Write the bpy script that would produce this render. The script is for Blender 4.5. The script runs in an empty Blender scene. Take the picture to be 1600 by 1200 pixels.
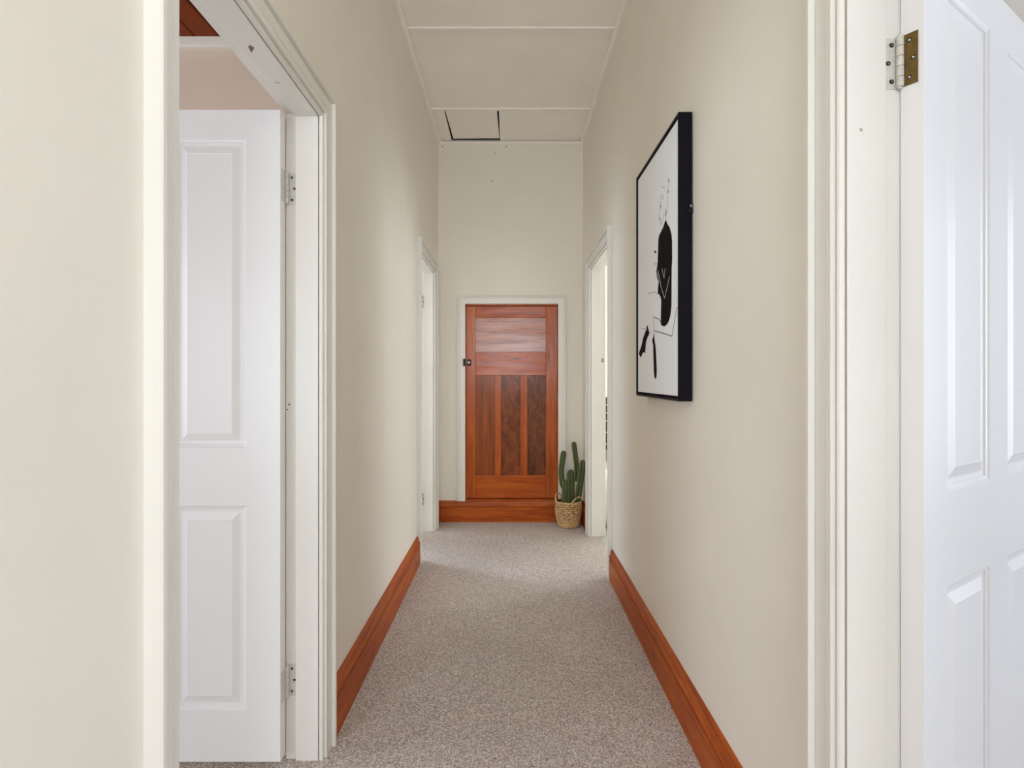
import bpy, bmesh, math, random
from mathutils import Vector, Matrix
random.seed(7)
S = bpy.context.scene
COL = S.collection
PI = math.pi

# ------------------------------------------------------------------ camera, world, lights, exposure
cam = bpy.data.cameras.new('camera')
cam.sensor_fit = 'HORIZONTAL'; cam.sensor_width = 36.0
cam.lens = 36.0*900/1600
cam.shift_x = 3/1600; cam.shift_y = -10/1600
cam.clip_start = .02
camo = bpy.data.objects.new('camera', cam); COL.objects.link(camo)
camo.location = (0, 0, 1.2); camo.rotation_euler = (PI/2, 0, 0)
S.camera = camo

w = bpy.data.worlds.new('sky'); S.world = w; w.use_nodes = True
w.node_tree.nodes['Background'].inputs[0].default_value = (.70, .82, 1.0, 1)
w.node_tree.nodes['Background'].inputs[1].default_value = 0.1

S.view_settings.view_transform = 'Standard'; S.view_settings.look = 'None'
S.view_settings.gamma = 1; S.view_settings.use_curve_mapping = False
S.view_settings.exposure = 0.17
try:
    S.cycles.use_denoising = True
    S.cycles.diffuse_bounces = 10; S.cycles.max_bounces = 14; S.cycles.glossy_bounces = 4
    S.cycles.sample_clamp_indirect = 6
except Exception: pass

def window_light(name, loc, direction, sx, sy, power, color=(1, 1, 1), spread=180):
    """area light set in a window opening of that size"""
    l = bpy.data.lights.new(name, 'AREA'); l.shape = 'RECTANGLE'; l.size = sx; l.size_y = sy
    l.energy = power; l.color = color; l.spread = math.radians(spread)
    o = bpy.data.objects.new(name, l); COL.objects.link(o); o.location = loc
    o.rotation_euler = Vector(direction).to_track_quat('-Z', 'Y').to_euler()
    return o
window_light('entry_daylight', (0, -2.42, 1.85), (0, 1, 0), 1.0, 1.6, 47, (.94, 1.0, 1.10))
window_light('left_front_room_daylight', (-2.2, -1.82, 1.3), (0, 1, 0), 1.6, 1.6, 36, (.88, 1.0, 1.10))
window_light('left_front_room_side_fill', (-4.22, .7, 1.45), (1, 0, 0), 1.8, 1.7, 47, (.95, 1.0, 1.07))  # fill added in an unseen side window, brightens the right hall wall
window_light('right_front_room_daylight', (2.0, -1.82, 1.45), (0, 1, 0), 1.6, 1.6, 9, (.96, 1.0, 1.08))
window_light('right_front_room_side_fill', (4.22, .5, 1.45), (-1, 0, 0), 1.8, 1.7, 47, (.89, 1.0, 1.18))  # added fill from an unseen side window, reaches the near left wall
window_light('left_back_room_daylight', (-3.42, 4.1, 1.6), (1, 0, 0), .9, 1.4, 6, (.86, 1.0, 1.2))
window_light('left_back_room_rear_fill', (-3.42, 5.6, 1.5), (1, 0, 0), 1.2, 1.6, 98, (.82, 1.0, 1.28))  # unseen second window, added to lift the right wall in mid hall
window_light('right_back_room_rear_fill', (3.72, 6.0, 1.5), (-1, 0, 0), 1.6, 1.8, 100, (.96, 1.0, 1.02))  # extra unseen window added as fill for the left wall in mid hall
window_light('right_back_room_daylight', (3.72, 4.0, 1.6), (-1, 0, 0), .9, 1.4, 7, (.84, 1.0, 1.22))

# ------------------------------------------------------------------ materials
def srgb(r, g, b):
    f = lambda c: (c/12.92 if c <= .04045 else ((c+.055)/1.055)**2.4)
    return (f(r/255), f(g/255), f(b/255), 1)

class NT:
    def __init__(s, name):
        s.m = bpy.data.materials.new(name); s.m.use_nodes = True
        s.t = s.m.node_tree; s.b = s.t.nodes['Principled BSDF']
    def n(s, typ, **kw):
        nd = s.t.nodes.new(typ)
        for k, v in kw.items():
            if k in nd.inputs: nd.inputs[k].default_value = v
            else: setattr(nd, k, v)
        return nd
    def l(s, a, b): s.t.links.new(a, b)
    def coord(s, scale):
        tc = s.n('ShaderNodeTexCoord'); mp = s.n('ShaderNodeMapping')
        mp.inputs['Scale'].default_value = scale
        s.l(tc.outputs['Object'], mp.inputs['Vector']); return mp.outputs[0]
    def ramp(s, fac, stops):
        r = s.n('ShaderNodeValToRGB'); e = r.color_ramp.elements
        while len(e) < len(stops): e.new(.5)
        for k, (p, c) in zip(e, stops): k.position = p; k.color = c
        s.l(fac, r.inputs[0]); return r.outputs[0]

def paint(name, col, rough=.5, bump=.05, bscale=250, mott=.025, spec=.4, big=3.0):
    t = NT(name); b = t.b
    v = t.coord((1, 1, 1))
    nz = t.n('ShaderNodeTexNoise', Scale=big, Detail=4.0); t.l(v, nz.inputs['Vector'])
    lo = tuple(c*(1-mott*2) for c in col[:3])+(1,); hi = tuple(min(1, c*(1+mott)) for c in col[:3])+(1,)
    t.l(t.ramp(nz.outputs[0], [(.3, lo), (.7, hi)]), b.inputs['Base Color'])
    b.inputs['Roughness'].default_value = rough; b.inputs['Specular IOR Level'].default_value = spec
    n2 = t.n('ShaderNodeTexNoise', Scale=bscale, Detail=3.0); t.l(v, n2.inputs['Vector'])
    bp = t.n('ShaderNodeBump', Strength=bump, Distance=.002); t.l(n2.outputs[0], bp.inputs['Height'])
    t.l(bp.outputs[0], b.inputs['Normal'])
    return t.m

def wood(name, axis, dark, mid, light, rough=.28, fine=1.0, burl=0.0, coat=0.3, bump=.25, spec=.5, streak=False):
    t = NT(name); b = t.b
    sc = {'X': (1.2, 16, 16), 'Y': (16, 1.2, 16), 'Z': (16, 16, 1.2)}[axis]
    if burl: sc = tuple(6 for _ in sc) if axis != 'Z' else (9, 9, 4)
    v = t.coord(sc)
    n1 = t.n('ShaderNodeTexNoise', Scale=1.6*fine, Detail=8.0, Roughness=.62, Distortion=.6+burl)
    t.l(v, n1.inputs['Vector'])
    n2 = t.n('ShaderNodeTexNoise', Scale=7.0*fine, Detail=6.0, Roughness=.7, Distortion=burl*2)
    t.l(v, n2.inputs['Vector'])
    mx = t.n('ShaderNodeMix', data_type='FLOAT'); mx.inputs['Factor'].default_value = .4
    t.l(n1.outputs[0], mx.inputs['A']); t.l(n2.outputs[0], mx.inputs['B'])
    c1 = t.ramp(mx.outputs['Result'], [(.33, dark), (.48, mid), (.66, light)])
    # knots
    vk = t.coord({'X': (1.6, 7, 7), 'Y': (7, 1.6, 7), 'Z': (7, 7, 1.6)}[axis])
    vo = t.n('ShaderNodeTexVoronoi', Scale=1.3); t.l(vk, vo.inputs['Vector'])
    kf = t.ramp(vo.outputs['Distance'], [(.03, (1, 1, 1, 1)), (.13, (0, 0, 0, 1))])
    m2 = t.n('ShaderNodeMix', data_type='RGBA')
    t.l(kf, m2.inputs['Factor']); t.l(c1, m2.inputs['A']); m2.inputs['B'].default_value = tuple(c*.5 for c in dark[:3])+(1,)
    t.l(m2.outputs['Result'], b.inputs['Base Color'])
    b.inputs['Roughness'].default_value = rough
    b.inputs['Specular IOR Level'].default_value = spec; b.inputs['Coat Weight'].default_value = coat; b.inputs['Coat Roughness'].default_value = .13
    if streak:      # patchy worn varnish
        n4 = t.n('ShaderNodeTexNoise', Scale=.9, Detail=5.0, Roughness=.6); t.l(v, n4.inputs['Vector'])
        cw = t.ramp(n4.outputs[0], [(.38, (.1*coat,)*3+(1,)), (.62, (coat,)*3+(1,))]); t.l(cw, b.inputs['Coat Weight'])
    bp = t.n('ShaderNodeBump', Strength=bump, Distance=.003); t.l(mx.outputs['Result'], bp.inputs['Height'])
    t.l(bp.outputs[0], b.inputs['Normal']); t.l(bp.outputs[0], b.inputs['Coat Normal'])
    return t.m

def plain(name, col, rough=.5, metal=0.0, noise=.06, nscale=60, bump=.0, spec=.5):
    t = NT(name); b = t.b; v = t.coord((1, 1, 1))
    nz = t.n('ShaderNodeTexNoise', Scale=nscale, Detail=4.0); t.l(v, nz.inputs['Vector'])
    lo = tuple(c*(1-noise*2) for c in col[:3])+(1,); hi = tuple(min(1, c*(1+noise)) for c in col[:3])+(1,)
    t.l(t.ramp(nz.outputs[0], [(.3, lo), (.7, hi)]), b.inputs['Base Color'])
    b.inputs['Roughness'].default_value = rough; b.inputs['Metallic'].default_value = metal
    b.inputs['Specular IOR Level'].default_value = spec
    if bump:
        bp = t.n('ShaderNodeBump', Strength=bump, Distance=.002); t.l(nz.outputs[0], bp.inputs['Height'])
        t.l(bp.outputs[0], b.inputs['Normal'])
    return t.m

def carpet_mat():
    t = NT('carpet_loop_pile'); b = t.b; v = t.coord((1, 1, 1))
    nd = t.n('ShaderNodeTexNoise', Scale=60.0, Detail=2.0); t.l(v, nd.inputs['Vector'])
    ad = t.n('ShaderNodeMix', data_type='VECTOR'); ad.inputs['Factor'].default_value = .006
    t.l(v, ad.inputs[4]); t.l(nd.outputs['Color'], ad.inputs[5])
    vo = t.n('ShaderNodeTexVoronoi', Scale=250.0); t.l(ad.outputs[1], vo.inputs['Vector'])
    sep = t.n('ShaderNodeSeparateColor'); t.l(vo.outputs['Color'], sep.inputs[0])
    n1 = t.n('ShaderNodeTexNoise', Scale=120.0, Detail=4.0, Roughness=.7); t.l(v, n1.inputs['Vector'])
    mx = t.n('ShaderNodeMix', data_type='FLOAT'); mx.inputs['Factor'].default_value = .45
    t.l(sep.outputs[0], mx.inputs['A']); t.l(n1.outputs[0], mx.inputs['B'])
    c = t.ramp(mx.outputs['Result'], [(.18, srgb(140, 124, 114)), (.5, srgb(206, 193, 185)), (.82, srgb(250, 243, 239))])
    n3 = t.n('ShaderNodeTexNoise', Scale=2.2, Detail=3.0); t.l(v, n3.inputs['Vector'])
    big = t.ramp(n3.outputs[0], [(.35, (.92, .91, .90, 1)), (.65, (1, 1, 1, 1))])
    m = t.n('ShaderNodeMix', data_type='RGBA', blend_type='MULTIPLY'); m.inputs['Factor'].default_value = 1
    t.l(c, m.inputs['A']); t.l(big, m.inputs['B'])
    t.l(m.outputs['Result'], b.inputs['Base Color'])
    b.inputs['Roughness'].default_value = 1; b.inputs['Specular IOR Level'].default_value = .1
    b.inputs['Sheen Weight'].default_value = .2; b.inputs['Sheen Roughness'].default_value = .5
    inv = t.n('ShaderNodeMath', operation='MULTIPLY'); t.l(vo.outputs['Distance'], inv.inputs[0]); inv.inputs[1].default_value = -1
    bp = t.n('ShaderNodeBump', Strength=.8, Distance=.006); t.l(inv.outputs[0], bp.inputs['Height'])
    t.l(bp.outputs[0], b.inputs['Normal'])
    return t.m

M = {}
M['wall'] = paint('cream_wall_paint', srgb(234, 230, 220), .55, .06, 180, .012)
M['wall_taupe'] = paint('taupe_wall_paint', srgb(234, 221, 203), .6, .05, 180, .012)
M['wall_white'] = paint('white_room_paint', srgb(232, 229, 222), .6, .05, 180, .012)
M['ceiling'] = paint('ceiling_paint', srgb(248, 244, 238), .7, .08, 60, .015, .3)
M['trim'] = paint('trim_gloss_paint', srgb(230, 229, 223), .32, .10, 45, .012)
M['door'] = paint('white_door_paint', srgb(236, 237, 239), .3, .04, 90, .006)
M['batten'] = paint('batten_paint', srgb(246, 243, 238), .5, .05, 80, .01)
M['carpet'] = carpet_mat()
M['vinyl'] = plain('pale_vinyl', srgb(196, 196, 188), .4, 0, .05, 40)
W1 = (srgb(116, 46, 6), srgb(166, 74, 12), srgb(192, 104, 28))
W2 = (srgb(62, 27, 10), srgb(116, 56, 20), srgb(152, 82, 36))
for ax in 'XYZ': M['wood'+ax] = wood('varnished_timber_'+ax.lower(), ax, *W1, rough=.3, coat=.5, spec=.25, bump=.35, streak=True)
M['base'] = wood('skirting_timber', 'Y', *W1, rough=.42, coat=0, spec=.25)
M['base_end'] = wood('skirting_timber_end', 'X', *W1, rough=.4, coat=0, spec=.3)
M['panel_plain'] = wood('panel_timber_plain', 'Z', srgb(98, 46, 20), srgb(136, 66, 22), srgb(164, 90, 38), rough=.4, spec=.2, coat=.3)
M['panel_burl'] = wood('panel_timber_figured', 'Z', *W2, burl=.9, rough=.4, spec=.2, coat=.25)
M['panel_burl_dark'] = wood('panel_timber_heavily_figured', 'Z', srgb(40, 20, 9), srgb(102, 52, 22), srgb(140, 78, 36), burl=1.6, rough=.4, spec=.2, coat=.25)
M['panel_top'] = wood('panel_timber_streaky', 'X', srgb(92, 42, 12), srgb(150, 76, 24), srgb(180, 102, 40), rough=.24, bump=.6, coat=1.0, spec=.5, streak=True)
M['boards'] = wood('stained_ceiling_boards', 'Y', srgb(84, 32, 8), srgb(122, 50, 14), srgb(140, 62, 22), rough=.5, coat=0, spec=.15)
M['black'] = plain('black_frame_paint', srgb(10, 8, 17), .5, 0, .1, 30, 0, .12)
M['canvas'] = plain('white_canvas', srgb(243, 248, 255), .8, 0, .01, 300, .1)
M['ink'] = plain('black_ink', srgb(13, 9, 9), .8, 0, .15, 40, 0, .1)
M['line'] = plain('grey_ink_line', srgb(92, 88, 88), .8)
M['faint'] = plain('pale_grey_ink_line', srgb(172, 171, 171), .8)
M['white_line'] = plain('white_ink_line', srgb(205, 204, 204), .8)
M['hinge_paint'] = plain('painted_hinge', srgb(212, 211, 204), .35, 0, .08, 200)
M['brass'] = plain('aged_brass', srgb(124, 102, 62), .42, .9, .12, 90)
M['steel'] = plain('worn_steel', srgb(150, 146, 138), .35, 1.0, .1, 120)
M['dark_metal'] = plain('blackened_iron', srgb(40, 36, 32), .4, .8, .15, 120)
M['dark'] = plain('roof_space_dark', srgb(38, 30, 24), .9)
M['chip'] = plain('bare_timber_chip', srgb(140, 112, 88), .7)
M['scuff'] = plain('grey_scuff', srgb(176, 168, 150), .7)
M['cactus'] = plain('cactus_skin', srgb(62, 80, 30), .5, 0, .22, 40, .1)
M['spine'] = plain('cactus_areoles', srgb(196, 190, 140), .7)
M['soil'] = plain('dark_potting_soil', srgb(46, 36, 28), .95, 0, .3, 120, .6)
def basket_mat():
    t = NT('woven_seagrass'); b = t.b; v = t.coord((1, 1, 1))
    n = t.n('ShaderNodeTexNoise', Scale=70.0, Detail=4.0, Roughness=.6); t.l(v, n.inputs['Vector'])
    t.l(t.ramp(n.outputs[0], [(.3, srgb(160, 124, 78)), (.5, srgb(220, 184, 132)), (.7, srgb(240, 214, 170))]), b.inputs['Base Color'])
    b.inputs['Roughness'].default_value = .75
    return t.m
M['basket'] = basket_mat()
M['gap_shade'] = plain('weave_gap_shade', srgb(74, 52, 30), .9, 0, .1, 90)  # dark colour stands in for shade between the strands
M['white_gloss'] = plain('white_enamel', srgb(240, 240, 238), .25, 0, .01)
M['black_panel'] = plain('black_lacquer', srgb(20, 18, 18), .35)
M['brown_wood'] = wood('pale_brown_timber', 'X', srgb(104, 74, 56), srgb(140, 108, 88), srgb(160, 128, 104))

# ------------------------------------------------------------------ object helpers
def Wm(o):
    m = o.matrix_parent_inverse @ o.matrix_basis if o.parent else o.matrix_basis.copy()
    return Wm(o.parent) @ m if o.parent else m
def setparent(o, p):
    o.parent = p
    o.matrix_parent_inverse = Wm(p).inverted() if p else Matrix()
def link(name, me, mat, parent=None, smooth=False):
    o = bpy.data.objects.new(name, me); COL.objects.link(o)
    if mat is not None and len(me.materials) == 0: me.materials.append(mat)
    if smooth:
        for p in me.polygons: p.use_smooth = True
    if parent: setparent(o, parent)
    return o
def tag(o, label=None, cat=None, group=None, kind=None):
    if label: o['label'] = label
    if cat: o['category'] = cat
    if group: o['group'] = group
    if kind: o['kind'] = kind
    return o
def empty(name, loc, rz=0):
    o = bpy.data.objects.new(name, None); COL.objects.link(o); o.empty_display_size = .1
    o.location = loc; o.rotation_euler = (0, 0, rz)
    o.matrix_basis = Matrix.Translation(loc) @ Matrix.Rotation(rz, 4, 'Z')
    return o
def bm_mesh(name, bm):
    bmesh.ops.recalc_face_normals(bm, faces=bm.faces)
    me = bpy.data.meshes.new(name); bm.to_mesh(me); bm.free(); return me
def add_box(bm, a, b, bev=0.0, xf=None):
    x0, x1 = sorted((a[0], b[0])); y0, y1 = sorted((a[1], b[1])); z0, z1 = sorted((a[2], b[2]))
    vs = [bm.verts.new(p) for p in [(x0,y0,z0),(x1,y0,z0),(x1,y1,z0),(x0,y1,z0),(x0,y0,z1),(x1,y0,z1),(x1,y1,z1),(x0,y1,z1)]]
    fs = [bm.faces.new([vs[i] for i in f]) for f in [(0,3,2,1),(4,5,6,7),(0,1,5,4),(1,2,6,5),(2,3,7,6),(3,0,4,7)]]
    if bev:
        es = set(e for f in fs for e in f.edges)
        r = bmesh.ops.bevel(bm, geom=list(es), offset=bev, segments=2, affect='EDGES', profile=.5)
        vs = list({v for f in r['faces'] for v in f.verts} | {v for v in vs if v.is_valid})
    if xf is not None:
        for v in vs: v.co = xf @ v.co
    return vs
def box(name, a, b, mat, parent=None, bev=0.0, xf=None):
    bm = bmesh.new(); add_box(bm, a, b, bev, xf); return link(name, bm_mesh(name, bm), mat, parent)
def boxes(name, lst, mat, parent=None, bev=0.0):
    bm = bmesh.new()
    for a, b in lst: add_box(bm, a, b, bev)
    return link(name, bm_mesh(name, bm), mat, parent)
def struct(o, label=None, cat=None): return tag(o, label, cat, kind='structure')
def loft(name, rings, mat, parent=None, closed=True, caps=True, smooth=False):
    """rings: lists of equal length of points; sides joined, ends capped"""
    bm = bmesh.new(); R = [[bm.verts.new(p) for p in r] for r in rings]; n = len(R[0])
    for i in range(len(R)-1):
        for j in range(n if closed else n-1):
            k = (j+1) % n
            bm.faces.new((R[i][j], R[i][k], R[i+1][k], R[i+1][j]))
    if caps: bm.faces.new(R[0][::-1]); bm.faces.new(R[-1])
    return link(name, bm_mesh(name, bm), mat, parent, smooth)
def add_cyl(bm, c, axis, r, h, n=12, r2=None):
    q = Vector(axis).normalized().to_track_quat('Z', 'Y').to_matrix().to_4x4()
    m = Matrix.Translation(c) @ q
    bmesh.ops.create_cone(bm, cap_ends=True, segments=n, radius1=r, radius2=r if r2 is None else r2, depth=h, matrix=m)
def cyl(name, c, axis, r, h, mat, parent=None, n=12, r2=None, smooth=False):
    bm = bmesh.new(); add_cyl(bm, c, axis, r, h, n, r2); return link(name, bm_mesh(name, bm), mat, parent, smooth)

# ------------------------------------------------------------------ dimensions (metres)
XL, XR, YE, ZC = -.598, .608, 4.80, 3.17
WT = .103                       # wall thickness
YB = -2.4
HEAD = 2.019
HALL_L1, HALL_L2 = (1.028, 1.803), (3.786, 4.504)
HALL_R1, HALL_R2 = (.262, 1.044), (3.506, 4.343)
# ------------------------------------------------------------------ floors
struct(box('floor', (-4.4, -2.6, -.06), (.688, 8.9, 0), M['carpet']), 'taupe loop pile carpet running the length of the hall', 'floor')
box_f = struct(box('floor_back_right_room', (.688, 3.3, -.06), (4.0, 8.9, -.002), M['vinyl']), 'pale vinyl floor beyond the far right doorway', 'floor')
struct(box('floor_front_right_room', (.688, -2.6, -.06), (4.4, 3.3, 0), M['carpet']), 'taupe carpet in the room behind the right hand white door', 'floor')

# ------------------------------------------------------------------ walls
def side_wall(name, x0, x1, openings, ya, yb, label):
    lst = []; y = ya
    for (a, b) in openings:
        lst.append(((x0, y, 0), (x1, a-.022, ZC+.03)))
        lst.append(((x0, a-.022, HEAD+.034), (x1, b+.022, ZC+.03)))
        y = b+.022
    lst.append(((x0, y, 0), (x1, yb, ZC+.03)))
    return struct(boxes(name, lst, M['wall']), label, 'wall')
side_wall('wall_left', XL, XL-WT, [HALL_L1, HALL_L2], YB, 6.6, 'cream painted hall wall on the left with two doorways')
side_wall('wall_right', XR, XR+WT, [HALL_R1, HALL_R2], YB, 8.9, 'cream painted hall wall on the right where the picture hangs')
DX0, DX1, DZ0, DZ1 = -.373, .400, .186, 1.813
struct(boxes('wall_end', [((XL, YE, 0), (DX0, YE+.1, ZC+.05)), ((DX1, YE, 0), (XR, YE+.1, ZC+.05)), ((DX0, YE, DZ1), (DX1, YE+.1, ZC+.05)), ((DX0, YE, 0), (DX1, YE+.1, DZ0-.012)),
    ((XL, YE+.5, 0), (XR, YE+.55, ZC+.05))], M['wall']), 'cream end wall around the low timber cupboard door', 'wall')
struct(boxes('wall_rear', [((XL, YB-.1, 0), (-.5, YB, ZC+.05)), ((.5, YB-.1, 0), (XR, YB, ZC+.05)), ((-.5, YB-.1, 0), (.5, YB, 1.05)), ((-.5, YB-.1, 2.55), (.5, YB, ZC+.05))], M['wall']), 'front entry wall behind the viewer', 'wall')
# rooms off the hall
RXL, RXR = XL-WT, XR+WT
def room_wall_y(name, x0, x1, y, y2, mat, win=None, label='', z1=ZC+.03):
    if not win: l = [((x0, y, 0), (x1, y2, z1))]
    else:
        a, b, c, d = win
        l = [((x0, y, 0), (a, y2, z1)), ((b, y, 0), (x1, y2, z1)), ((a, y, 0), (b, y2, c)), ((a, y, d), (b, y2, z1))]
    return struct(boxes(name, l, mat), label, 'wall')
def room_wall_x(name, y0, y1, x, x2, mat, win=None, label='', z1=ZC+.03):
    if not win: l = [((x, y0, 0), (x2, y1, z1))]
    elif len(win) == 8:
        a, b, c, d, e, f, g, h = win
        l = [((x, y0, 0), (x2, a, z1)), ((x, b, 0), (x2, e, z1)), ((x, f, 0), (x2, y1, z1)), ((x, a, 0), (x2, b, c)), ((x, a, d), (x2, b, z1)), ((x, e, 0), (x2, f, g)), ((x, e, h), (x2, f, z1))]
    else:
        a, b, c, d = win
        l = [((x, y0, 0), (x2, a, z1)), ((x, b, 0), (x2, y1, z1)), ((x, a, 0), (x2, b, c)), ((x, a, d), (x2, b, z1))]
    return struct(boxes(name, l, mat), label, 'wall')
room_wall_y('wall_front_left_room_back', -4.3, RXL, 3.38, 3.44, M['wall_taupe'], None, 'taupe wall seen above the open left hand white door')
room_wall_x('wall_front_left_room_side', -1.8, 3.38, -4.3, -4.2, M['wall_taupe'], (-.2, 1.6, .6, 2.3), 'taupe outer wall of the left hand room')
room_wall_y('wall_front_left_room_street', -4.3, RXL, -1.9, -1.8, M['wall_taupe'], (-3.0, -1.4, .5, 2.1), 'taupe street wall of the left hand room')
room_wall_y('wall_front_right_room_back', RXR, 4.2, 3.2, 3.3, M['wall_white'], None, 'off white wall behind the open right hand white door')
room_wall_x('wall_front_right_room_side', -1.8, 3.2, 4.2, 4.3, M['wall_white'], (-.4, 1.4, .6, 2.3), 'off white outer wall of the right hand room')
room_wall_y('wall_front_right_room_street', RXR, 4.3, -1.9, -1.8, M['wall_white'], (1.2, 2.8, .65, 2.25), 'off white street wall of the right hand room')
room_wall_y('wall_back_left_room_back', -3.4, RXL, 6.5, 6.6, M['wall_white'], None, 'white back wall of the far left room')
room_wall_x('wall_back_left_room_side', 3.44, 6.6, -3.5, -3.4, M['wall_white'], (3.65, 4.55, .9, 2.3, 5.0, 6.2, .7, 2.3), 'white outer wall of the far left room')
room_wall_y('wall_back_right_room_back', RXR, 3.8, 8.8, 8.9, M['wall_white'], None, 'white back wall seen through the far right doorway')
room_wall_x('wall_back_right_room_side', 3.3, 8.9, 3.7, 3.8, M['wall_white'], (3.55, 4.45, .9, 2.3, 5.2, 6.8, .6, 2.4), 'white outer wall of the far right room')

# ------------------------------------------------------------------ ceilings
HX0, HX1, HY0, HY1 = -.482, -.086, 4.238, 4.765
ceil = empty('ceiling', (0, 1.2, ZC)); struct(ceil, 'off white sheeted hall ceiling with cover battens', 'ceiling')
bk = boxes('ceiling_backing', [((XL, YB, ZC+.012), (XR, HY0-.02, ZC+.03)), ((XL, HY1+.02, ZC+.012), (XR, YE, ZC+.03)), ((XL, HY0-.02, ZC+.012), (HX0-.02, HY1+.02, ZC+.03)), ((HX1+.02, HY0-.02, ZC+.012), (XR, HY1+.02, ZC+.03))], M['dark'], ceil)
boxes('roof_space', [((HX0-.02, HY0-.03, ZC+.03), (HX0-.03, HY1+.03, ZC+.4)), ((HX1+.02, HY0-.03, ZC+.03), (HX1+.03, HY1+.03, ZC+.4)), ((HX0-.02, HY0-.03, ZC+.03), (HX1+.02, HY0-.02, ZC+.4)), ((HX0-.02, HY1+.02, ZC+.03), (HX1+.02, HY1+.03, ZC+.4)), ((HX0-.03, HY0-.03, ZC+.4), (HX1+.03, HY1+.03, ZC+.42))], M['dark'], ceil)
JY = [YB, .34, 1.31, 2.28, 3.25, 4.222]
for i in range(5): box('ceiling_panel', (XL, JY[i]+.001, ZC), (XR, JY[i+1]-.001, ZC+.012), M['ceiling'], ceil)
box('ceiling_panel', (XL, 4.223, ZC), (HX0-.004, YE, ZC+.012), M['ceiling'], ceil)
box('ceiling_panel', (-.06, 4.223, ZC), (XR, YE, ZC+.012), M['ceiling'], ceil)
for i in range(3, 6):
    box('batten', (XL, JY[i]-.017, ZC-.009), (XR, JY[i]+.017, ZC+.001), M['batten'], ceil, .003)
box('batten', (-.083, 4.239, ZC-.009), (-.034, YE-.02, ZC+.001), M['batten'], ceil, .003)
box('batten', (HX0-.06, 4.238, ZC-.004), (HX0-.008, YE-.02, ZC+.001), M['ceiling'], ceil, .001)
# small quad mouldings in the ceiling corners
def quad(name, p0, p1, nx, ny, r=.024):
    rings = []
    for p in (p0, p1):
        ring = [(p[0], p[1], ZC)]
        for k in range(6):
            a = PI/2*k/5
            ring.append((p[0]+nx*r*(math.cos(a)*.55+.45 if k < 5 else .45)*1.0, p[1]+ny*r*(math.cos(a)*.55+.45 if k < 5 else .45), ZC-r*(math.sin(a)*.55+.45 if k > 0 else .45)))
        ring.append((p[0], p[1], ZC-r))
        rings.append(ring)
    return loft(name, rings, M['batten'], ceil)
quad('ceiling_moulding', (XL, YB, 0), (XL, YE, 0), 1, 0)
quad('ceiling_moulding', (XR, YB, 0), (XR, YE, 0), -1, 0)
quad('ceiling_moulding', (XL, YE, 0), (XR, YE, 0), 0, -1, .028)
# loose hatch cover, lying a little askew in its opening
hc = Vector(((HX0+HX1)/2, (HY0+HY1)/2, ZC+.007))
xf = Matrix.Translation(hc) @ Matrix.Rotation(math.radians(-1.1), 4, 'Z') @ Matrix.Rotation(math.radians(.3), 4, 'X')
hx, hy = (HX1-HX0)/2, (HY1-HY0)/2
h = box('ceiling_hatch', (-hx+.008, -hy+.006, -.006), (hx-.006, hy-.012, .006), M['ceiling'], None, .001, xf)
tag(h, 'loose square access hatch cover in the hall ceiling with dark gaps', 'hatch')
# timber board ceiling of the left room
c2 = empty('ceiling_front_left_room', (-2.4, .8, ZC)); struct(c2, 'dark stained tongue and groove board ceiling in the left room', 'ceiling')
me0 = None; x = RXL; k = 0
while x > -4.2:
    if me0 is None:
        bm = bmesh.new(); add_box(bm, (-.139, -1.8, 0), (0, 3.38, .02))
        es = [e for e in bm.edges if all(abs(v.co.z) < 1e-6 for v in e.verts) and abs(e.verts[0].co.y-e.verts[1].co.y) > 1]
        bmesh.ops.bevel(bm, geom=es, offset=.007, segments=1, affect='EDGES')
        me0 = bm_mesh('ceiling_board', bm); me0.materials.append(M['boards'])
    o = link('ceiling_board', me0, None, None); o.location = (x, 0, ZC); setparent(o, c2); x -= .14
box('ceiling_backing', (-4.3, -1.9, ZC+.02), (RXL, 3.4, ZC+.04), M['dark'], c2)
struct(box('ceiling_front_right_room', (RXR, -1.9, ZC), (4.3, 3.3, ZC+.03), M['ceiling']), 'white ceiling of the right hand room', 'ceiling')
struct(box('ceiling_back_left_room', (-3.5, 3.44, ZC), (RXL, 6.6, ZC+.03), M['ceiling']), 'white ceiling of the far left room', 'ceiling')
struct(box('ceiling_back_right_room', (RXR, 3.3, ZC), (3.8, 8.9, ZC+.03), M['ceiling']), 'white ceiling of the far right room', 'ceiling')
# cove under the boards
prof = [(0, 0), (-.055, 0), (-.052, -.012), (-.034, -.022), (-.020, -.040), (-.012, -.062), (0, -.066)]
tr = loft('trim_1', [[(xx, 3.38+p[0], ZC+p[1]*.62) for p in prof] for xx in (RXL-.0, -4.2)], M['trim'])
struct(tr, 'white cove moulding between taupe wall and board ceiling', 'trim')

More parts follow.
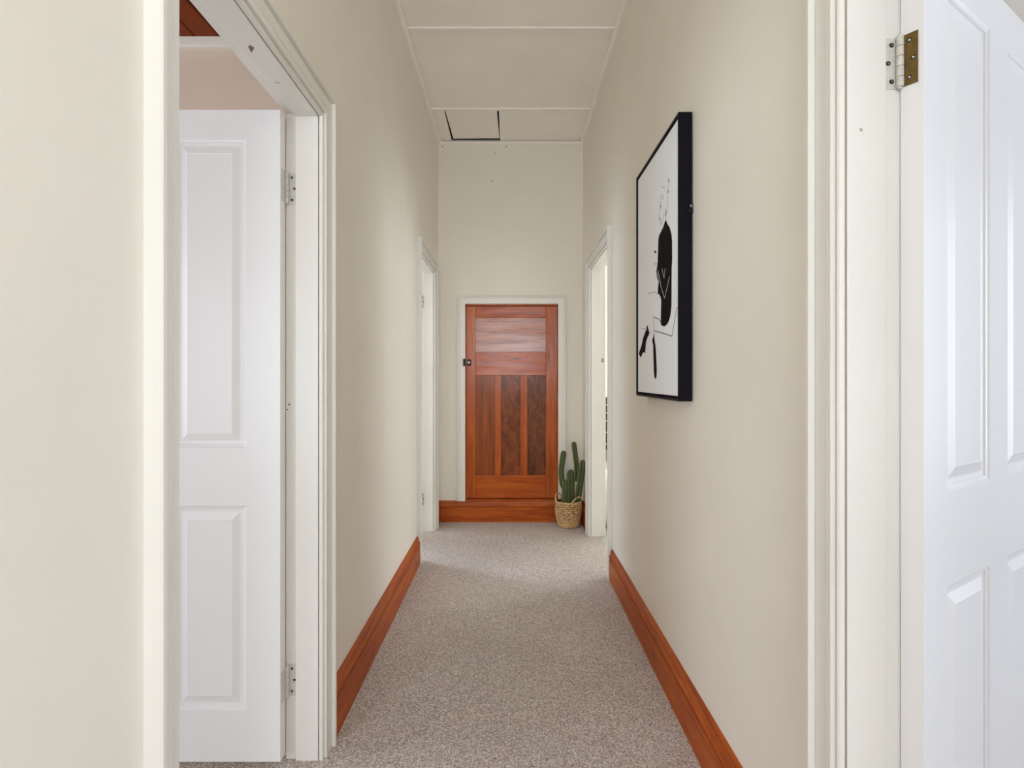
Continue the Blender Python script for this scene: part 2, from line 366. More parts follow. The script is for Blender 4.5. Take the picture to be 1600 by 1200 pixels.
# ------------------------------------------------------------------ door casings and jamb linings
PROF = [(0, 0), (0, .005), (.002, .009), (.005, .011), (.009, .0105), (.012, .008), (.0135, .005), (.0145, .005), (.015, .017), (.016, .018), (.030, .0185), (.031, .0155), (.033, .0155), (.034, .018), (.066, .0185), (.067, .015), (.069, .015), (.0695, .027), (.072, .030), (.082, .030), (.085, .027), (.086, 0)]
def doorway(n, side, op, label, hinge_far=True, stretch=1.0):
    """side -1: left wall, +1: right wall; hall-side casing, lining with rebate"""
    X = XL if side < 0 else XR
    a, b = op
    T = empty('trim_%d' % n, (X, (a+b)/2, 0)); struct(T, label, 'door frame')
    def P(y, z, hh): return (X - side*hh, y, z)
    zt = HEAD+.002
    U = [(u*stretch, hh) for u, hh in PROF]
    nr, fr, g = a-.002, b+.002, .0
    loft('casing_upright', [[P(nr-u, 0, hh) for u, hh in U], [P(nr-u, zt+u, hh) for u, hh in U]], M['trim'], T)
    loft('casing_upright', [[P(fr+u, 0, hh) for u, hh in U], [P(fr+u, zt+u, hh) for u, hh in U]], M['trim'], T)
    loft('casing_head', [[P(nr-u, zt+u, hh) for u, hh in U], [P(fr+u, zt+u, hh) for u, hh in U]], M['trim'], T)
    # lining: thick stop part next to the hall, thinner rebate beyond
    x0 = X+side*.0035; x1 = X+side*.074; x2 = X+side*.107
    box('jamb_stop', (x0, b, 0), (x1, b+.0215, HEAD), M['trim'], T, .0015)
    box('jamb_rebate', (x1-side*.001, b+.011, 0), (x2, b+.0215, HEAD+.011), M['trim'], T)
    box('jamb_stop', (x0, a-.0215, 0), (x1, a, HEAD), M['trim'], T, .0015)
    box('jamb_rebate', (x1-side*.001, a-.0215, 0), (x2, a-.011, HEAD+.011), M['trim'], T)
    box('head_stop', (x0, a-.02, HEAD), (x1, b+.02, HEAD+.033), M['trim'], T, .0015)
    box('head_rebate', (x1-side*.001, a-.02, HEAD+.011), (x2, b+.02, HEAD+.033), M['trim'], T)
    # flat architrave on the room side
    xr0, xr1 = X+side*WT, X+side*(WT+.014)
    box('room_casing', (xr0, b+.024, 0), (xr1, b+.09, HEAD+.1), M['trim'], T, .002)
    box('room_casing', (xr0, a-.09, 0), (xr1, a-.024, HEAD+.1), M['trim'], T, .002)
    box('room_casing', (xr0, a-.022, HEAD+.036), (xr1, b+.022, HEAD+.1), M['trim'], T, .002)
    return T
T_L1 = doorway(2, -1, HALL_L1, 'moulded white frame of the near left doorway with the open white door')
T_R1 = doorway(3, 1, HALL_R1, 'moulded white frame of the near right doorway at the picture edge')
T_L2 = doorway(4, -1, HALL_L2, 'narrow looking white frame of the far left doorway')
T_R2 = doorway(5, 1, HALL_R2, 'white frame of the far right doorway beside the cactus')
def chip(name, pts, mat, parent, th=.0004, nrm=(0, 0, -1)):
    n = Vector(nrm)
    rings = [[Vector(p) for p in pts], [Vector(p)+n*th for p in pts]]
    return loft(name, rings, mat, parent)
# bare marks under the left door head and on jambs
chip('paint_chip', [(-.635, 1.43, HEAD), (-.652, 1.452, HEAD), (-.648, 1.425, HEAD), (-.641, 1.418, HEAD)], M['chip'], T_L1)
chip('paint_chip', [(-.652, 1.60, HEAD), (-.640, 1.603, HEAD), (-.640, 1.600, HEAD), (-.652, 1.598, HEAD)], M['chip'], T_L1)

def dab(name, px, py, Y, r, mat, parent, sx=1.0):
    """small irregular mark on a surface facing the near end of the hall"""
    x, z = (px-797)*Y/900, 1.2+(590-py)*Y/900
    pts = [(x+r*sx*math.cos(k*PI/3)*random.uniform(.6, 1.1), Y, z+r*math.sin(k*PI/3)*random.uniform(.6, 1.1)) for k in range(6)]
    return chip(name, pts, mat, parent, .0006, (0, -1, 0))
we = bpy.data.objects['wall_end']
for px, py, r in ((692, 229, .008), (791, 229, .007), (774, 238, .006)): dab('nail_hole', px, py, YE, r, M['chip'], we)
dab('scuff', 769, 283, YE, .012, M['scuff'], we, .5)
for px, py in ((449, 640), (452, 632)): dab('paint_chip', px, py, 1.814, .0035, M['dark_metal'], T_L1, .7)
dab('paint_chip', 1345, 203, 1.044, .004, M['scuff'], T_R1)

# ------------------------------------------------------------------ baseboards
BP = [(0, 0), (.020, 0), (.020, .122), (.013, .125), (.013, .131), (.020, .133), (.0215, .138), (.020, .143), (.015, .149), (.0125, .158), (.0115, .168), (.009, .176), (.006, .181), (0, .182)]
def baseboard(name, p0, p1, nx, ny, mat, label, hscale=1.0):
    r = [[(p[0]+nx*t, p[1]+ny*t, z*hscale) for t, z in BP] for p in (p0, p1)]
    return struct(loft(name, r, mat), label, 'baseboard')
baseboard('baseboard_left', (XL, 1.803+.089), (XL, 3.786-.089), 1, 0, M['base'], 'varnished orange brown skirting along the left wall')
baseboard('baseboard_right', (XR, 1.044+.089), (XR, 3.506-.089), -1, 0, M['base'], 'varnished orange brown skirting below the framed picture')
baseboard('baseboard_end', (XL, YE), (XR, YE), 0, -1, M['base_end'], 'varnished skirting under the small cupboard door', .967)
baseboard('baseboard_left_far', (XL, 4.504+.089), (XL, YE-.022), 1, 0, M['base'], 'short dark skirting in the far left corner')
baseboard('baseboard_right_far', (XR, 4.343+.089), (XR, YE-.022), -1, 0, M['base'], 'short dark skirting in the corner behind the basket')
baseboard('baseboard_left_near', (XL, YB), (XL, 1.028-.089), 1, 0, M['base'], 'varnished skirting at the near end of the left wall')

# ------------------------------------------------------------------ cupboard door in the end wall
D = empty('door_1', (0, YE, DZ0)); struct(D, 'low varnished timber cupboard door with one wide panel over three narrow ones', 'door')
yf = YE+.004
x0, x1, z0, z1 = -.365, .393, DZ0+.008, 1.795
E1, E2 = -.288, .299          # inner edges of the stiles
ZR = [.186+.008, .384, 1.220, 1.414, 1.701, z1]
bv = .0022
box('stile', (x0, yf, z0), (E1, yf+.034, z1), M['woodZ'], D, bv)
box('stile', (E2, yf, z0), (x1, yf+.034, z1), M['woodZ'], D, bv)
box('rail', (E1+.0006, yf, ZR[0]), (E2-.0006, yf+.034, ZR[1]), M['woodX'], D, bv)
box('rail', (E1+.0006, yf, ZR[2]), (E2-.0006, yf+.034, ZR[3]), M['woodX'], D, bv)
box('rail', (E1+.0006, yf, ZR[4]), (E2-.0006, yf+.034, ZR[5]), M['woodX'], D, bv)
MX = [(-.128, -.075), (.085, .144)]
for a, b in MX: box('muntin', (a, yf, ZR[1]+.0006), (b, yf+.034, ZR[2]-.0006), M['woodZ'], D, bv)
for (a, b), mt in zip([(E1, MX[0][0]), (MX[0][1], MX[1][0]), (MX[1][1], E2)], ['panel_plain', 'panel_burl', 'panel_burl_dark']):
    o = box('panel', (a, yf+.013, ZR[1]), (b, yf+.024, ZR[2]), M[mt], D)
o = box('panel', (E1, yf+.012, ZR[3]), (E2, yf+.023, ZR[4]), M['panel_top'], D)
# timber stop round the opening
boxes('door_lining', [((DX0, YE+.002, DZ0-.01), (DX0+.006, YE+.098, DZ1)), ((DX1-.005, YE+.002, DZ0-.01), (DX1, YE+.098, DZ1)), ((DX0, YE+.002, 1.801), (DX1, YE+.098, DZ1))], M['woodZ'], D)
box('door_sill', (DX0, YE-.012, DZ0-.011), (DX1, YE+.09, DZ0+.002), M['woodX'], D, .003)
# rim latch: keeper on the casing, body on the stile, small turn knob
L = box('latch', (-.358, yf-.014, 1.300), (-.325, yf, 1.352), M['dark_metal'], D, .003)
tag(L, 'small black iron rim latch')
box('latch_keeper', (-.389, YE-.030, 1.296), (-.372, YE-.018, 1.356), M['dark_metal'], L, .002)
cyl('latch_bolt', (-.362, yf-.016, 1.328), (1, 0, 0), .006, .03, M['steel'], L, 10, smooth=True)
cyl('latch_knob', (-.342, yf-.020, 1.326), (0, 1, 0), .010, .014, M['steel'], L, 14)
for zz in (1.04, .43):
    hg = box('hinge', (.3905, yf-.006, zz-.035), (.3965, yf+.003, zz+.035), M['steel'], D, .002)
# casing round it
T1 = empty('trim_6', (0, YE, 1)); struct(T1, 'off white beaded casing around the timber cupboard door', 'door frame')
CP = [(0, 0), (0, .018), (.003, .020), (.040, .020), (.043, .017), (.046, .017), (.048, .023), (.054, .026), (.061, .024), (.064, .019), (.064, 0)]
zb = .174
def PE(x, z, hh): return (x, YE-hh, z)
loft('casing_upright', [[PE(DX0-u, zb, hh) for u, hh in CP], [PE(DX0-u, DZ1+u, hh) for u, hh in CP]], M['trim'], T1)
loft('casing_upright', [[PE(DX1+u, zb, hh) for u, hh in CP], [PE(DX1+u, DZ1+u, hh) for u, hh in CP]], M['trim'], T1)
loft('casing_head', [[PE(DX0-u, DZ1+u, hh) for u, hh in CP], [PE(DX1+u, DZ1+u, hh) for u, hh in CP]], M['trim'], T1)

# ------------------------------------------------------------------ white moulded four panel doors
LW, LH, LT = .762, 1.989, .036
PX = [(.105, .327), (.435, .657)]; PZ = [(.158, .780), (.958, 1.901)]
RING = [(0, 0), (.004, .0035), (.009, .0045), (.011, .008), (.017, .0085), (.021, .0085), (.043, .0015), (.046, .002)]
def white_door(name, A, rz, label):
    D = empty(name, A, rz); struct(D, label, 'door')
    W = Wm(D)
    bm = bmesh.new()
    # core plus stiles and rails as one slab with sunk panel openings on both faces
    xs = [0, PX[0][0], PX[0][1], PX[1][0], PX[1][1], LW]; zs = [0, PZ[0][0], PZ[0][1], PZ[1][0], PZ[1][1], LH]
    for y in (0, -LT):
        g = [[bm.verts.new((x, y, z)) for x in xs] for z in zs]
        for i in range(5):
            for j in range(5):
                if i in (1, 3) and j in (1, 3): continue
                q = (g[i][j], g[i][j+1], g[i+1][j+1], g[i+1][j]); bm.faces.new(q if y else q[::-1])
    bmesh.ops.remove_doubles(bm, verts=bm.verts, dist=1e-6)
    # edges
    for (p, q) in [((0, 0), (0, LH)), ((LW, 0), (LW, LH)), ((0, 0), (LW, 0)), ((0, LH), (LW, LH))]:
        vs = [bm.verts.new(c) for c in [(p[0], 0, p[1]), (q[0], 0, q[1]), (q[0], -LT, q[1]), (p[0], -LT, p[1])]]
        bm.faces.new(vs)
    me = bm_mesh('door_leaf', bm); me.transform(W); link('door_leaf', me, M['door'], D)
    for (a, b) in PX:
        for (c, d) in PZ:
            for sgn, y0 in ((1, 0), (-1, -LT)):
                rings = []
                for u, dp in RING:
                    y = y0 - sgn*dp
                    rings.append([(a+u, y, c+u), (b-u, y, c+u), (b-u, y, d-u), (a+u, y, d-u)])
                bm = bmesh.new(); R = [[bm.verts.new(p) for p in r] for r in rings]
                for i in range(len(R)-1):
                    for j in range(4):
                        k = (j+1) % 4; bm.faces.new((R[i][j], R[i][k], R[i+1][k], R[i+1][j]))
                bm.faces.new(R[-1])
                back = [bm.verts.new((p[0], y0-sgn*.012, p[2])) for p in rings[0]]
                for j in range(4):
                    k = (j+1) % 4; bm.faces.new((R[0][k], R[0][j], back[j], back[k]))
                bm.faces.new(back[::-1])
                me = bm_mesh('door_panel', bm); me.transform(W); link('door_panel', me, M['door'], D)
    return D
def hinge(D, kp, zc, jdir, jn, ddir, dn, L=.098, leaf=.030, brass=False, r=.0058):
    """kp: knuckle axis (x,y); jdir/jn: direction along the jamb leaf and its outward normal; ddir/dn the same on the door edge"""
    z0, z1 = zc-L/2, zc+L/2
    def plate(name, base, d, n, mat, parent, th=.0018):
        d = Vector((d[0], d[1], 0)).normalized(); n = Vector((n[0], n[1], 0)).normalized(); b = Vector((base[0], base[1], 0))
        pts = []
        for z in (z0, z1):
            pts.append([b+Vector((0, 0, z)), b+d*leaf+Vector((0, 0, z)), b+d*leaf+n*th+Vector((0, 0, z)), b+n*th+Vector((0, 0, z))])
        return loft(name, pts, mat, parent)
    def screws(base, d, n, parent, mat, rad=.0042):
        d = Vector((d[0], d[1], 0)).normalized(); n = Vector((n[0], n[1], 0)).normalized()
        for f, dz in ((.46, .36), (.72, 0), (.46, -.36)):
            c = Vector((base[0], base[1], zc+dz*L))+d*leaf*f+n*.0021
            bm = bmesh.new(); add_cyl(bm, c, n, rad, .0012, 12); k = len(bm.faces)
            add_cyl(bm, c+n*.0004, n, rad*.5, .0012, 8); bm.faces.ensure_lookup_table()
            for f2 in bm.faces[k:]: f2.material_index = 1
            me = bm_mesh('screw', bm); me.materials.append(mat); me.materials.append(M['dark_metal'])
            link('screw', me, None, parent)
    H = plate('hinge', kp['j'], jdir, jn, M['hinge_paint'], D)
    screws(kp['j'], jdir, jn, H, M['steel'])
    bm = bmesh.new()
    for i in range(5):
        add_cyl(bm, (kp['c'][0], kp['c'][1], z0+(i+.5)*L/5), (0, 0, 1), r, L/5-.0012, 14)
    add_cyl(bm, (kp['c'][0], kp['c'][1], zc), (0, 0, 1), r*.6, L+.006, 10)
    K = link('knuckle', bm_mesh('knuckle', bm), M['hinge_paint'], H)
    P = plate('door_plate', kp['d'], ddir, dn, M['brass'] if brass else M['hinge_paint'], D)
    if brass: tag(P, 'bare brass hinge plate let into the door edge')
    if brass: screws(kp['d'], ddir, dn, P, M['hinge_paint'])
    return H
# left hand near door, opened square into the room
yj = HALL_L1[1]+.011
D2 = white_door('door_2', (-.701, 1.757, .028), PI, 'white four panel door standing open in the near left doorway')
for zc in (1.794, .249):
    hinge(D2, {'j': (-.700, yj), 'c': (-.6985, 1.8035), 'd': (-.701, 1.791)}, zc, (1, 0), (0, -1), (0, -1), (1, 0))
# right hand near door, swung wide past square
th = math.radians(34.2); dv = Vector((math.cos(th), math.sin(th), 0)); nv = Vector((math.sin(th), -math.cos(th), 0))
A = Vector((.7125, 1.050, .028))
D3 = white_door('door_3', A, th, 'white panel door swung wide open in the right foreground')
hinge(D3, {'j': (.708, HALL_R1[1]+.011), 'c': (.7085, 1.0465), 'd': tuple((A+nv*.004-dv*.0003)[:2])}, 1.774, (-1, 0), (0, -1), nv[:2], (-dv)[:2], L=.0925, leaf=.0235, brass=True, r=.0062)
D4 = white_door('door_4', (-.701, HALL_L2[1]-.046, .028), PI, 'white four panel door folded back inside the far left room')
for zc in (1.794, .249):
    hinge(D4, {'j': (-.700, HALL_L2[1]+.011), 'c': (-.6985, HALL_L2[1]), 'd': (-.701, HALL_L2[1]-.012)}, zc, (1, 0), (0, -1), (0, -1), (1, 0))
# latch keeper on the far jamb of the far right doorway
kpp = box('strike_plate', (XR+.083, HALL_R2[1]+.0095, 1.315), (XR+.100, HALL_R2[1]+.0112, 1.345), M['steel'], T_R2)

# ------------------------------------------------------------------ framed drawing on the right wall
PY0, PY1, PZ0, PZ1 = 1.913, 2.554, 1.121, 2.083
XF = .559; XB = XR
PIC = empty('framed_drawing', (XR, (PY0+PY1)/2, PZ0))
tag(PIC, 'black box framed ink drawing of a seated figure hanging on the right wall', 'picture')
lip = .0085
box('frame_side', (XF, PY0, PZ0), (XB-.004, PY0+lip, PZ1), M['black'], PIC, .0008)
box('frame_side', (XF, PY1-lip, PZ0), (XB-.004, PY1, PZ1), M['black'], PIC, .0008)
box('frame_rail', (XF, PY0+lip, PZ0), (XB-.004, PY1-lip, PZ0+lip), M['black'], PIC, .0008)
box('frame_rail', (XF, PY0+lip, PZ1-lip), (XB-.004, PY1-lip, PZ1), M['black'], PIC, .0008)
box('frame_back', (.590, PY0+lip, PZ0+lip), (XB-.006, PY1-lip, PZ1-lip), M['black'], PIC)
XC = .565
CV = box('canvas', (XC, PY0+lip+.004, PZ0+lip+.008), (.588, PY1-lip-.004, PZ1-lip-.004), M['canvas'], PIC, .001)
def inkpoly(name, pts, mat):
    bm = bmesh.new()
    a = [bm.verts.new((XC-.0006, y, z)) for y, z in pts]
    f = bm.faces.new(a)
    bmesh.ops.triangulate(bm, faces=[f])
    r = bmesh.ops.extrude_face_region(bm, geom=bm.faces[:])
    for v in r['geom']:
        if isinstance(v, bmesh.types.BMVert): v.co.x = XC
    return link(name, bm_mesh(name, bm), mat, CV)
def inklines(name, lines, mat, wd, off):
    for ln in lines:
        P = [Vector(p) for p in ln]; bm = bmesh.new(); prev = None
        for k, p in enumerate(P):
            d = (P[min(k+1, len(P)-1)]-P[max(k-1, 0)]).normalized(); n = Vector((-d.y, d.x))*wd/2
            a = [bm.verts.new((XC-o, q.x, q.y)) for q in (p+n, p-n) for o in (0, off)]
            if prev:
                for (u, v) in ((0, 1), (1, 3), (3, 2), (2, 0)): bm.faces.new((prev[u], prev[v], a[v], a[u]))
            prev = a
        link(name, bm_mesh(name, bm), mat, CV)
COAT=[(2.0903,1.7738),(2.0699,1.7535),(2.0367,1.7295),(2.0152,1.7001),(2.0088,1.6777),(2.0078,1.609),(2.0139,1.5804),(2.0165,1.4502),(2.0299,1.418),(2.0504,1.4012),(2.0713,1.3918),(2.107,1.3873),(2.1441,1.3938),(2.1592,1.4019),(2.1516,1.4391),(2.1441,1.474),(2.1592,1.5019),(2.1824,1.5152),(2.2013,1.522),(2.1981,1.5419),(2.1902,1.563),(2.2109,1.5808),(2.227,1.6083),(2.2141,1.6215),(2.1988,1.6446),(2.1887,1.6507),(2.1924,1.6791),(2.1924,1.7246),(2.1824,1.7383),(2.1276,1.7532)]
BOOT1=[(2.3688,1.4158),(2.3379,1.3818),(2.3911,1.3505),(2.4157,1.3275),(2.41,1.3026),(2.4447,1.3087),(2.4886,1.2866),(2.5257,1.3052),(2.4745,1.3375),(2.4447,1.3675),(2.3967,1.3953)]
BOOT2=[(2.2634,1.376),(2.255,1.3524),(2.2384,1.3244),(2.2303,1.2991),(2.2254,1.2701),(2.2189,1.2288),(2.2221,1.2041),(2.2352,1.1938),(2.255,1.2021),(2.2634,1.2293),(2.2583,1.2711),(2.2634,1.309),(2.2888,1.3526),(2.2752,1.3559)]
WL=[[(2.2013,1.6117),(2.1746,1.5785),(2.1486,1.5342),(2.1027,1.4901),(2.0713,1.5222),(2.0367,1.5583)],[(2.1396,1.6041),(2.11,1.5634),(2.0955,1.5958)],[(2.227,1.6124),(2.2013,1.5913),(2.1824,1.5597)]]
BL=[[(2.2667,1.4384),(2.1902,1.4231),(2.1547,1.4095)],[(2.255,1.3837),(2.1217,1.3631),(2.0099,1.3444),(1.9799,1.3907),(1.952,1.4368),(1.9359,1.4348)]]
GL=[[(2.2667,1.4372),(2.2634,1.4096),(2.2583,1.384),(2.26,1.3716)],[(2.4745,1.4108),(2.3688,1.3965)],[(2.3505,1.5417),(2.2634,1.5374),(2.2013,1.52)],[(2.3149,1.3908),(2.3505,1.3698)],[(2.1516,1.8806),(2.1638,1.8588),(2.1638,1.8395),(2.1824,1.8192),(2.1762,1.8013),(2.1638,1.7882),(2.1577,1.7738)],[(2.1456,1.9088),(2.1217,1.8994),(2.1018,1.8975)],[(2.0587,1.9152),(2.0455,1.8924),(2.0543,1.865),(2.062,1.8553)],[(2.062,1.8553),(2.0643,1.804),(2.0869,1.7951),(2.0903,1.7744)],[(2.0926,1.8185),(2.0892,1.7989)],[(2.1158,1.8003),(2.1217,1.7831),(2.1638,1.7722)],[(2.2667,1.655),(2.2335,1.6384),(2.2013,1.6386)],[(2.1396,1.8799),(2.1252,1.8596)]]
DOTS=[(2.1614,1.842),(2.1749,1.8003),(2.0587,1.8646),(2.0857,1.7979),(2.0903,1.7899),(2.0477,1.8992)]
BOW=[[(2.2533,1.6991),(2.2205,1.6836),(2.2467,1.6843)]]

inkpoly('drawn_coat', COAT, M['ink'])
inkpoly('drawn_boot', BOOT1, M['ink'])
inkpoly('drawn_boot', BOOT2, M['ink'])
inklines('drawn_fold_line', WL, M['white_line'], .003, .0012)
inklines('drawn_seat_line', BL, M['line'], .0032, .0007)
inklines('drawn_outline', GL, M['faint'], .0024, .0009)
for y, z in DOTS: cyl('drawn_dot', (XC-.0004, y, z), (1, 0, 0), .006, .0008, M['line'], CV, 10)
for b in BOW: inkpoly('drawn_bow', b, M['ink'])
# hanging hook peeping out at the near side
Hk = cyl('hanging_hook', (XR-.010, PY0-.003, 1.768), (0, 1, 0), .0045, .012, M['steel'], PIC, 10)
box('hook_plate', (XR-.018, PY0-.006, 1.745), (XR-.003, PY0+.002, 1.760), M['dark_metal'], Hk, .001)

# ------------------------------------------------------------------ woven basket
BC = Vector((.471, 4.655, 0)); BH = .196
B = empty('woven_basket', BC); tag(B, 'round woven seagrass basket with two loop handles holding the cactus', 'basket')
def brad(t):       # t 0..1 bottom to top
    return .082 + .026*math.sin(min(1, t*1.25)*PI/2) - .0035*max(0, t-.7)/.3
def lathe(name, prof, n, mat, parent):
    bm = bmesh.new(); R = [[bm.verts.new((BC.x+r*math.cos(2*PI*k/n), BC.y+r*math.sin(2*PI*k/n), z)) for k in range(n)] for r, z in prof]
    for a, b in zip(R, R[1:]):
        for k in range(n): bm.faces.new((a[k], a[(k+1) % n], b[(k+1) % n], b[k]))
    bm.faces.new(R[0][::-1]); bm.faces.new(R[-1])
    return link(name, bm_mesh(name, bm), mat, parent, True)
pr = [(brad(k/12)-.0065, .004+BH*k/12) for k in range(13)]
lathe('basket_shade_shell', pr+[(brad(1)-.013, .004+BH), (.081, .012)], 48, M['gap_shade'], B)  # added inner shell, coloured dark so the weave gaps look shaded
ROWS, STR = 13, 27
bm = bmesh.new()
for row in range(ROWS):
    t = (row+.5)/ROWS; r = brad(t)-.004; z = .004+BH*t; sg = 1 if row % 2 else -1
    for k in range(STR):
        a = 2*PI*(k+(.5 if row % 2 else 0)+random.uniform(-.08, .08))/STR
        m = Matrix.Translation((BC.x+r*math.cos(a), BC.y+r*math.sin(a), z+random.uniform(-.001, .001))) @ Matrix.Rotation(a+PI/2, 4, 'Z') @ Matrix.Rotation(sg*math.radians(22+random.uniform(-6, 6)), 4, 'Y') @ Matrix.Diagonal((.0135*random.uniform(.9, 1.1), .0062, .0066*random.uniform(.85, 1.1), 1))
        bmesh.ops.create_uvsphere(bm, u_segments=8, v_segments=6, radius=1, matrix=m)
tag(link('basket_weave', bm_mesh('basket_weave', bm), M['basket'], B, True), kind='stuff')
def tube_bm(bm, path, r, n=8, twist=0.0, closed=False, lump=0.0):
    path = [Vector(p) for p in path]; N = len(path); rings = []
    up = Vector((0, 0, 1))
    for i, p in enumerate(path):
        a = path[(i-1) % N] if closed or i else path[0]; c = path[(i+1) % N] if closed or i < N-1 else path[-1]
        t = (c-a).normalized(); s = t.cross(up)
        if s.length < 1e-3: s = t.cross(Vector((0, 1, 0)))
        s.normalize(); v = s.cross(t)
        ring = []
        for j in range(n):
            q = 2*PI*j/n+twist*i
            rr = r*(1+lump*math.cos(2*(q)+i*.9))
            ring.append(bm.verts.new(p+(s*math.cos(q)+v*math.sin(q))*rr))
        rings.append(ring)
    M_ = N if closed else N-1
    for i in range(M_):
        A_, B_ = rings[i], rings[(i+1) % N]
        for j in range(n):
            k = (j+1) % n; bm.faces.new((A_[j], A_[k], B_[k], B_[j]))
    if not closed: bm.faces.new(rings[0][::-1]); bm.faces.new(rings[-1])
bm = bmesh.new()
rr = brad(1)-.003
tube_bm(bm, [(BC.x+rr*math.cos(2*PI*i/72), BC.y+rr*math.sin(2*PI*i/72), .004+BH+.003+.0015*math.sin(i*2.4)) for i in range(72)], .0062, 8, 0, True, .15)
link('basket_rim', bm_mesh('basket_rim', bm), M['basket'], B, True)
for a0, a1, hh, lean in ((PI*.62, PI*.97, .064, .004), (-PI*.46, -PI*.05, .060, .004)):
    bm = bmesh.new(); pts = []
    for i in range(19):
        t = i/18; a = a0+(a1-a0)*t; s = math.sin(PI*t)**.6
        r = rr+lean*s
        pts.append((BC.x+r*math.cos(a), BC.y+r*math.sin(a), .190+hh*s))
    tube_bm(bm, pts, .0058, 8, .4, False, .2)
    link('handle', bm_mesh('handle', bm), M['basket'], B, True)

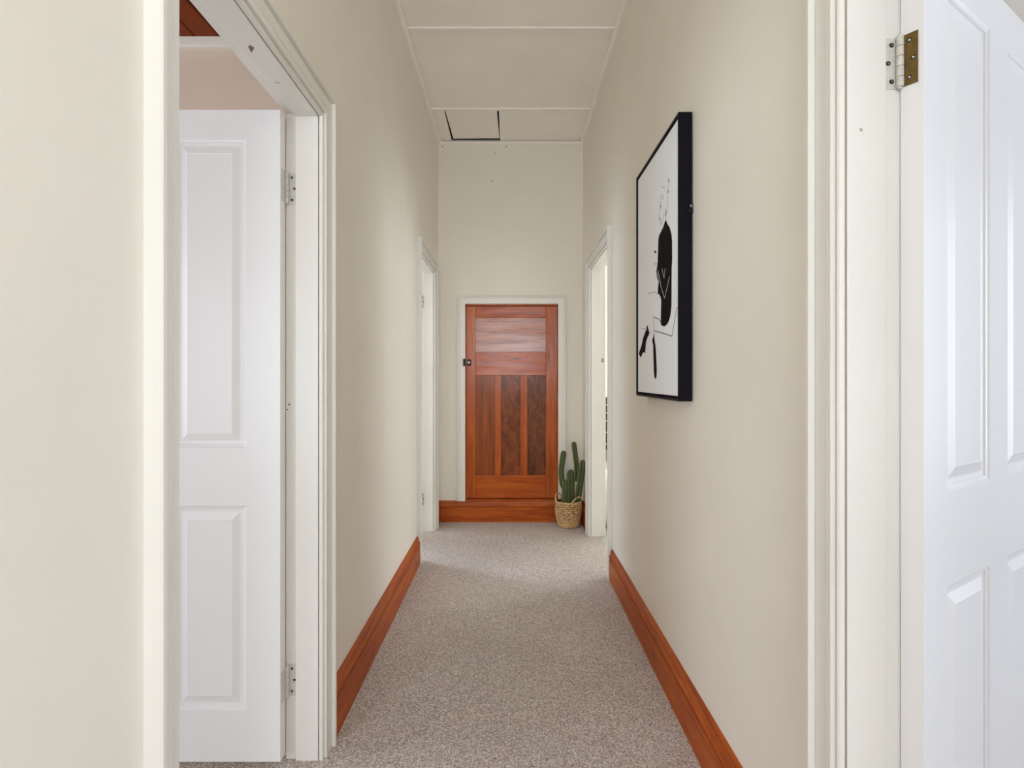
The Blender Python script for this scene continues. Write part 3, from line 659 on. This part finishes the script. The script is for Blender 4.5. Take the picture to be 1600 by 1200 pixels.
# ------------------------------------------------------------------ cactus
C = empty('cactus', (BC.x, BC.y, .15)); tag(C, 'tall dark green branching cactus standing in the woven basket', 'cactus')
cyl('potting_soil', (BC.x, BC.y, .093), (0, 0, 1), .077, .155, M['soil'], C, 32, .088)
def catmull(P, n):
    P = [Vector(p) for p in P]; P = [P[0]*2-P[1]]+P+[P[-1]*2-P[-2]]; out = []
    for i in range(1, len(P)-2):
        for k in range(n):
            t = k/n; a, b, c, d = P[i-1:i+3]
            out.append(.5*((2*b)+(c-a)*t+(2*a-5*b+4*c-d)*t*t+(3*b-a-3*c+d)*t**3))
    out.append(P[-2]); return out
def column(name, pts, r, ribs=6, roundbase=False, phase=0.0):
    path = catmull(pts, 8); N = len(path)
    L = [0]
    for a, b in zip(path, path[1:]): L.append(L[-1]+(b-a).length)
    tot = L[-1]; bm = bmesh.new(); rings = []; n = ribs*6; sp = []
    # extra rings in the domed tip
    def frame(s):
        s = max(0, min(tot, s)); i = 0
        while i < N-2 and L[i+1] < s: i += 1
        f = (s-L[i])/max(1e-6, L[i+1]-L[i]); p = path[i].lerp(path[i+1], f)
        t = (path[min(N-1, i+2)]-path[max(0, i-1)]).normalized()
        sx = t.cross(Vector((0, 1, 0))).normalized(); sy = sx.cross(t); return p, sx, sy
    ss = [tot*i/40*.999 for i in range(41)]
    tip = [tot-r*1.2*(1-math.sin(q*PI/2/7)) for q in range(8)]
    ss = sorted(set([s for s in ss if s < tot-r*1.2]+tip))
    if roundbase: ss = sorted(set(ss+[r*.9*(1-math.cos(q*PI/2/5)) for q in range(6)]))
    for s in ss:
        p, sx, sy = frame(s)
        k = 1.0
        if s > tot-r*1.2: k = math.sqrt(max(.0, 1-((s-tot+r*1.2)/(r*1.2))**2))
        if roundbase and s < r*.9: k *= math.sqrt(max(.01, 1-(1-s/(r*.9))**2))
        k = max(k, .06)
        ring = []
        for j in range(n):
            q = 2*PI*j/n
            m = .66+.34*abs(math.cos((q*ribs/2)))**.8
            ring.append(bm.verts.new(p+(sx*math.cos(q+phase)+sy*math.sin(q+phase))*r*m*k))
        rings.append(ring)
    for a, b in zip(rings, rings[1:]):
        for j in range(n):
            k = (j+1) % n; bm.faces.new((a[j], a[k], b[k], b[j]))
    bm.faces.new(rings[0][::-1]); bm.faces.new(rings[-1])
    st = link(name, bm_mesh(name, bm), M['cactus'], C, True)
    bm = bmesh.new(); s = r*.5; i = 0
    while s < tot-r*.1:
        p, sx, sy = frame(s)
        k = 1.0
        if s > tot-r*1.2: k = math.sqrt(max(.0, 1-((s-tot+r*1.2)/(r*1.2))**2))
        for j in range(ribs):
            q = 2*PI*j/ribs+phase
            o = (sx*math.cos(q)+sy*math.sin(q)); c = p+o*r*(1.0)*max(k, .1)
            add_cyl(bm, c, o, .0034, .003, 5, .0018)
            for e in range(2):
                dd = (o+Vector((random.uniform(-.5, .5), random.uniform(-.5, .5), random.uniform(-.5, .7)))).normalized()
                add_cyl(bm, c+dd*.004, dd, .0006, .008, 3, .0002)
        s += .0125; i += 1
    tag(link('spines', bm_mesh('spines', bm), M['spine'], st), kind='stuff')
    return st
def cp(px, py, Y): return ((px-797)*Y/900, Y, 1.2+(590-py)*Y/900)
column('stem', [cp(882.5, 808, 4.62), cp(882.3, 780, 4.62), cp(882.5, 749, 4.62)], .023, 6, False, .2)
column('stem', [cp(883.5, 764, 4.63), cp(879.0, 757, 4.632), cp(877.4, 745, 4.635), cp(877.2, 733, 4.64), cp(879.2, 718, 4.64), cp(881.2, 704, 4.64)], .0245, 6, True, .5)
column('stem', [cp(892.6, 806, 4.655), cp(892.4, 770, 4.655), cp(892.2, 733.5, 4.655)], .0305, 7, False, .1)
column('stem', [cp(896.5, 752, 4.68), cp(900.5, 745, 4.685), cp(901.2, 733, 4.69), cp(899.5, 715, 4.69), cp(896.3, 690, 4.69)], .0205, 6, True, .3)
column('stem', [cp(898, 800, 4.64), cp(902.5, 780, 4.62), cp(906.2, 757, 4.58), cp(909.2, 737, 4.55), cp(911, 719, 4.53)], .0265, 6, False, .4)

# ------------------------------------------------------------------ glimpse through the far right doorway
K = empty('drawer_unit', (1.45, 8.5, 0)); tag(K, 'tall black unit with pale gaps glimpsed through the far right doorway', 'cabinet')
kx0, kx1, ky0, ky1 = 1.25, 1.75, 8.3, 8.78
box('plinth', (kx0, ky0+.01, 0), (kx1, ky1, .15), M['brown_wood'], K, .004)
box('carcass', (kx0, ky0+.03, .15), (kx1, ky1, .95), M['white_gloss'], K)
zz = [.15, .245, .41, .575, .69, .805, .925]
for a, b in zip(zz, zz[1:]):
    d = box('drawer', (kx0+.004, ky0, a+.008), (kx1-.004, ky0+.03, b-.008), M['black_panel'], K, .002)
wb = empty('storage_cube', (.95, 4.7, 0)); tag(wb, 'low white box just inside the far right doorway', 'box')
box('cube_body', (.775, 4.50, .01), (1.15, 4.85, .41), M['white_gloss'], wb, .004)
box('cube_lid', (.772, 4.497, .413), (1.153, 4.853, .43), M['white_gloss'], wb, .004)
